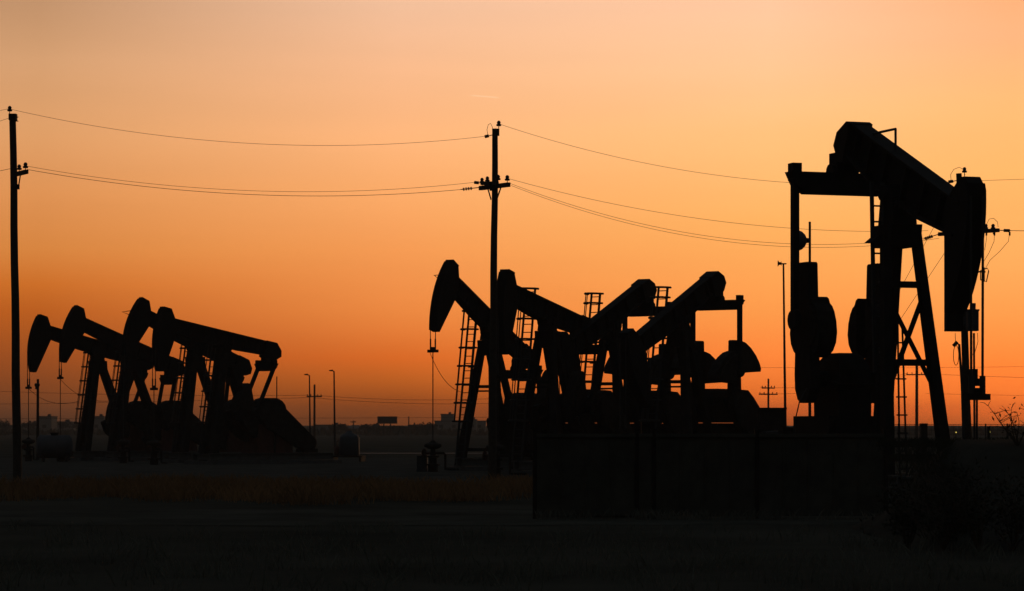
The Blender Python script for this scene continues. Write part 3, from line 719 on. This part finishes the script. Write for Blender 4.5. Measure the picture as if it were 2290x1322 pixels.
TT = 'far trees on the horizon'
def tree(px, yt, d, w_, label, seed):
    r = random.Random(seed); base = (d - 600) / 900 * 3.2 if d > 600 else 0
    yt -= 2; T = thing('far_tree', (WX(px, d), d, base - .1), r.uniform(0, 6), label, 'tree', TT); h = WZ(yt, d) - base
    st = MB().tube([(0, 0, 0), (.05, 0, h * .35), (0, .05, h * .6)], .16, 7, .07); tips = []
    for i in range(7):
        a = r.uniform(0, 6.28); q = Vector((math.cos(a) * w_ * r.uniform(.2, .45), math.sin(a) * w_ * r.uniform(.2, .45), h * r.uniform(.5, .85)))
        st.tube([(0, 0, h * r.uniform(.25, .45)), q * .6 + Vector((0, 0, h * .15)), q], .06, 5, .02); tips.append(q)
    tips += [Vector((r.gauss(0, w_ * .2), r.gauss(0, w_ * .2), h * r.uniform(.5, .9))) for _ in range(8)]
    st.build('trunk', TWIG, T); lf = MB()
    for _ in range(420):
        c = r.choice(tips) + Vector((r.gauss(0, w_ * .09), r.gauss(0, w_ * .09), r.gauss(0, h * .07))); c.z = min(c.z, h)
        a = Vector((r.gauss(0, 1), r.gauss(0, 1), r.gauss(0, 1))).normalized(); b = a.cross(Vector((r.gauss(0, 1), r.gauss(0, 1), r.gauss(0, 1)))).normalized(); s_ = r.uniform(.12, .3)
        lf.add([c - a * s_, c + b * s_ * .6, c + a * s_, c - b * s_ * .6], [(0, 1, 2, 3)])
    lf.build('crown', LEAF, T)
for i, (px, yt, d, w_, lb) in enumerate(((818, 950, 700, 3.5, 'far low tree right beside the hipped house'), (831, 946, 700, 4, 'far rounded tree in the gap before the billboard'),
        (842, 951, 710, 3, 'far small tree directly left of the billboard post'), (893, 953, 700, 3, 'far small tree directly right of the billboard'),
        (943, 949, 700, 3.6, 'far tree left of the wide plant building'), (952, 945, 705, 4.2, 'far tall rounded tree left of the wide plant building'), (965, 948, 700, 3.6, 'far tree against the left end of the wide plant building'),
        (172, 944, 720, 4, 'far tree behind the foot of the leftmost ladder'), (186, 947, 720, 4, 'far tree left of the building behind the first pumpjack leg'), (44, 945, 720, 3.5, 'far tree hugging the left utility pole'), (8, 940, 720, 4, 'far tree at the left edge of the picture'), (1150, 946, 720, 4, 'far tree above the shed behind the middle pole'),
        (752, 948, 690, 3.5, 'far tree over the right half of the long flat warehouse'), (768, 950, 690, 3, 'far tree in the gap between warehouse and hipped house'), (858, 954, 700, 3, 'far bush under the left half of the billboard'),
        (877, 955, 700, 3, 'far bush under the right half of the billboard'), (904, 954, 700, 3.4, 'far bush left of the tiny bare distant pole'), (929, 951, 700, 3.6, 'far tree touching the small building right of the billboard'), (66, 943, 720, 3.6, 'far tree over the low building right of the left utility pole'), (140, 941, 720, 3.6, 'far tree over the low building between the polished rods'))):
    tree(px, yt, d, w_, lb, 40 + i)
# low scrub that closes the horizon
r = random.Random(9); sp_ = []
for _ in range(9000):
    y = r.uniform(640, 1000); sp_.append((r.uniform(-260, 260) * y / 900, y, max(0, (y - 600) / 900 * 3.2) - .1))
o = blades('far_scrub', sp_, LEAF, 1.5, .6, 6, .4); tag(o, 'low dark scrub along the far horizon', 'scrub', kind='stuff')

# tiny lit yard lamps far away
LM = emitter('lit_lamp', (1., .72, .42), 6.); LY = emitter('lit_yellow_lamp', (1., .75, .15), .8)
for px, py, d, m_, rr, lb in ((194, 961, 260, LM, .07, 'tiny lit lamp by the first leg of the far left pumpjacks'), (649, 962, 250, LM, .05, 'dimmer tiny lit lamp below the far belt guard, left one of the pair'), (657, 961.5, 250, LM, .075, 'brighter tiny lit lamp below the far belt guard, right one of the pair'),
                       (2188 + 25, 966, 140, LY, .045, 'tiny yellow lit lamp by the thin stubby post'), (2138, 967, 140, LY, .03, 'tiny faint yellow lamp between large pumpjack leg and right utility pole')):
    z = WZ(py, d); T = thing('yard_lamp', (WX(px, d), d, 0), 0, lb, 'lamp', 'tiny lit yard lamps')
    MB().tube([(0, 0, 0), (0, 0, z - rr)], .02, 6).build('post', STEEL, T)
    MB().lathe((0, 0, z), [(.01, -rr), (rr * .7, -rr * .7), (rr, 0), (rr * .7, rr * .7), (.01, rr)], 10).build('bulb', m_, T)

# faint vapour trail, far and high
tr = MB(); cpts = [(1046, 212), (1070, 214), (1095, 216), (1121, 219)]
tr.tube([W(a, b, 9000) for a, b in cpts], 1.2, 10, 2.2)
vm = bpy.data.materials.new('vapour'); vm.use_nodes = True; nn = vm.node_tree.nodes; nn.clear()
tl_ = nn.new('ShaderNodeBsdfTranslucent'); tl_.inputs['Color'].default_value = (.9, .88, .85, 1); tp = nn.new('ShaderNodeBsdfTransparent'); ms = nn.new('ShaderNodeMixShader'); ms.inputs[0].default_value = .35
oo = nn.new('ShaderNodeOutputMaterial'); vm.node_tree.links.new(tp.outputs[0], ms.inputs[1]); vm.node_tree.links.new(tl_.outputs[0], ms.inputs[2]); vm.node_tree.links.new(ms.outputs[0], oo.inputs[0])
#tag(tr.build('vapour_trail', vm), 'faint pale vapour trail high above the middle utility pole', 'vapour trail', kind='stuff')

# haze
hz = MB().box((0, 720, 6), (940, 1660, 14.6)).build('haze', STEEL); tag(hz, 'thin dusty haze', 'haze', kind='stuff')
hm = bpy.data.materials.new('haze_air'); hm.use_nodes = True; nn = hm.node_tree.nodes; nn.clear()
pv = nn.new('ShaderNodeVolumePrincipled'); pv.inputs['Color'].default_value = (.92, .78, .64, 1); pv.inputs['Density'].default_value = HAZE
pv.inputs['Anisotropy'].default_value = .0
oo = nn.new('ShaderNodeOutputMaterial'); hm.node_tree.links.new(pv.outputs[0], oo.inputs['Volume'])
hz.data.materials.clear(); hz.data.materials.append(hm)


# ------------------------------------------------------------------ sky
def s2l(c): return tuple((x / 255 / 12.92 if x / 255 <= .04045 else ((x / 255 + .055) / 1.055) ** 2.4) for x in c)
w = bpy.data.worlds.new('World'); scene.world = w; w.use_nodes = True
nt = w.node_tree; n = nt.nodes; l = nt.links; n.clear()
def math_n(op, a, b=None, clamp=False):
    m = n.new('ShaderNodeMath'); m.operation = op; m.use_clamp = clamp
    for i, x in enumerate((a, b)):
        if x is None: continue
        if isinstance(x, (int, float)): m.inputs[i].default_value = x
        else: l.new(x, m.inputs[i])
    return m.outputs[0]
def maprange(v, a, b, c=0., d=1., smooth=True):
    m = n.new('ShaderNodeMapRange'); m.interpolation_type = 'SMOOTHSTEP' if smooth else 'LINEAR'
    l.new(v, m.inputs['Value'])
    for k, x in zip(('From Min', 'From Max', 'To Min', 'To Max'), (a, b, c, d)): m.inputs[k].default_value = x
    return m.outputs['Result']
tc = n.new('ShaderNodeTexCoord'); sp = n.new('ShaderNodeSeparateXYZ'); l.new(tc.outputs['Generated'], sp.inputs[0])
X, Y, Z = sp.outputs
az = math_n('ARCTAN2', X, Y)
el = maprange(Z, 0, .16, 0, 1, False)
def ramp(stops):
    r = n.new('ShaderNodeValToRGB'); cr = r.color_ramp; cr.interpolation = 'B_SPLINE' if False else 'LINEAR'
    st = sorted((max(0, (HY - y) / F / .16), c) for y, c in stops)
    cr.elements[0].position = st[0][0]; cr.elements[0].color = (*s2l(st[0][1]), 1)
    cr.elements[1].position = st[-1][0]; cr.elements[1].color = (*s2l(st[-1][1]), 1)
    for p, c in st[1:-1]:
        e = cr.elements.new(p); e.color = (*s2l(c), 1)
    l.new(el, r.inputs['Fac']); return r.outputs['Color']
SKY = {
 'l': [(0, (184,138,104)), (150, (209,155,112)), (300, (221,157,104)), (450, (222,145,84)), (560, (217,134,66)), (640, (209,113,42)), (700, (191,96,32)), (800, (160,80,32)), (900, (124,67,32)), (945, (84,50,30))],
 'm': [(0, (238,189,157)), (150, (245,184,141)), (320, (253,181,124)), (430, (252,172,107)), (560, (247,156,86)), (700, (243,140,67)), (800, (227,110,39)), (850, (202,101,34)), (900, (163,80,27)), (945, (126,66,29))],
 'r': [(0, (250,196,161)), (150, (254,199,151)), (300, (255,193,128)), (500, (256,180,100)), (700, (262,160,78)), (800, (270,143,62)), (880, (253,123,45)), (920, (222,101,40)), (950, (178,85,34))],
 'f': [(0, (240,172,123)), (100, (251,178,130)), (250, (255,187,121)), (400, (256,184,108)), (600, (258,175,95)), (750, (266,157,73)), (820, (278,143,58)), (880, (279,137,53)), (920, (262,121,45)), (950, (220,104,40))],
}
def mix(f, a, b, mode='MIX'):
    m = n.new('ShaderNodeMix'); m.data_type = 'RGBA'; m.blend_type = mode
    if isinstance(f, (int, float)): m.inputs['Factor'].default_value = f
    else: l.new(f, m.inputs['Factor'])
    for i, x in ((6, a), (7, b)):
        if isinstance(x, tuple): m.inputs[i].default_value = x
        else: l.new(x, m.inputs[i])
    return m.outputs[2]
c1 = mix(maprange(az, -.165, -.04, smooth=False), ramp(SKY['l']), ramp(SKY['m']))
c2 = mix(maprange(az, -.04, .09, smooth=False), c1, ramp(SKY['r']))
c3 = mix(maprange(az, .09, .174, smooth=False), c2, ramp(SKY['f']))
nz = n.new('ShaderNodeTexNoise'); nz.inputs['Scale'].default_value = 1.; nz.inputs['Detail'].default_value = 4
mp = n.new('ShaderNodeMapping'); mp.inputs['Scale'].default_value = (7, 7, 75); l.new(tc.outputs['Generated'], mp.inputs[0]); l.new(mp.outputs[0], nz.inputs['Vector'])
dust_v = maprange(nz.outputs['Fac'], .3, .7, .985, 1.015)
cv = n.new('ShaderNodeCombineColor'); 
for k_ in range(3): l.new(dust_v, cv.inputs[k_])
c3 = mix(1., c3, cv.outputs[0], 'MULTIPLY')
uu = math_n('DIVIDE', X, Y); vv = math_n('DIVIDE', Z, Y)
dv = math_n('ABSOLUTE', math_n('SUBTRACT', vv, math_n('ADD', math_n('MULTIPLY', uu, -.080), .1159)))
trail = math_n('MULTIPLY', math_n('MULTIPLY', maprange(dv, .00005, .0004, 1, 0), maprange(uu, -.0160, -.0125, 0, 1)), maprange(uu, -.0060, -.0035, 1, 0))
trail = math_n('MULTIPLY', math_n('MULTIPLY', trail, math_n('GREATER_THAN', Y, 0)), .22)
c3 = mix(trail, c3, (1.1, .86, .60, 1))
fall = math_n('MULTIPLY', maprange(Z, .15, .30, 1, 0), maprange(math_n('ABSOLUTE', az), .26, .9, 1, .0))
glow = n.new('ShaderNodeBackground'); l.new(c3, glow.inputs['Color']); l.new(fall, glow.inputs['Strength'])
sky = n.new('ShaderNodeTexSky'); sky.sky_type = 'NISHITA'; sky.sun_disc = False
SUN_EL, SUN_AZ = 1.0, 22.0
sky.sun_elevation = R(SUN_EL); sky.sun_rotation = R(SUN_AZ); sky.dust_density = 6; sky.air_density = 1.5
bg = n.new('ShaderNodeBackground'); l.new(sky.outputs[0], bg.inputs['Color']); bg.inputs['Strength'].default_value = .05
dusk = n.new('ShaderNodeBackground'); dusk.inputs['Color'].default_value = (.62, .80, 1.0, 1)   # blue dusk overhead
l.new(maprange(Z, .17, .55, .0, .075), dusk.inputs['Strength'])
a0 = n.new('ShaderNodeAddShader'); l.new(bg.outputs[0], a0.inputs[0]); l.new(dusk.outputs[0], a0.inputs[1])
ad = n.new('ShaderNodeAddShader'); l.new(a0.outputs[0], ad.inputs[0]); l.new(glow.outputs[0], ad.inputs[1])
out = n.new('ShaderNodeOutputWorld'); l.new(ad.outputs[0], out.inputs['Surface'])
sun = bpy.data.lights.new('sun', 'SUN'); sun.energy = .12; sun.angle = R(.5); sun.color = (1, .62, .35)
so = bpy.data.objects.new('sun', sun); COL.objects.link(so)
so.location = (40, 60, 40)
sd = Vector((math.sin(R(SUN_AZ)) * math.cos(R(SUN_EL)), math.cos(R(SUN_AZ)) * math.cos(R(SUN_EL)), math.sin(R(SUN_EL))))
so.rotation_euler = sd.to_track_quat('Z', 'Y').to_euler()

scene.view_settings.view_transform = 'Standard'; scene.view_settings.look = 'None'
scene.view_settings.exposure = 0; scene.view_settings.gamma = 1
scene.render.engine = 'CYCLES'; scene.cycles.use_denoising = True
scene.cycles.max_bounces = 6; scene.cycles.volume_bounces = 0
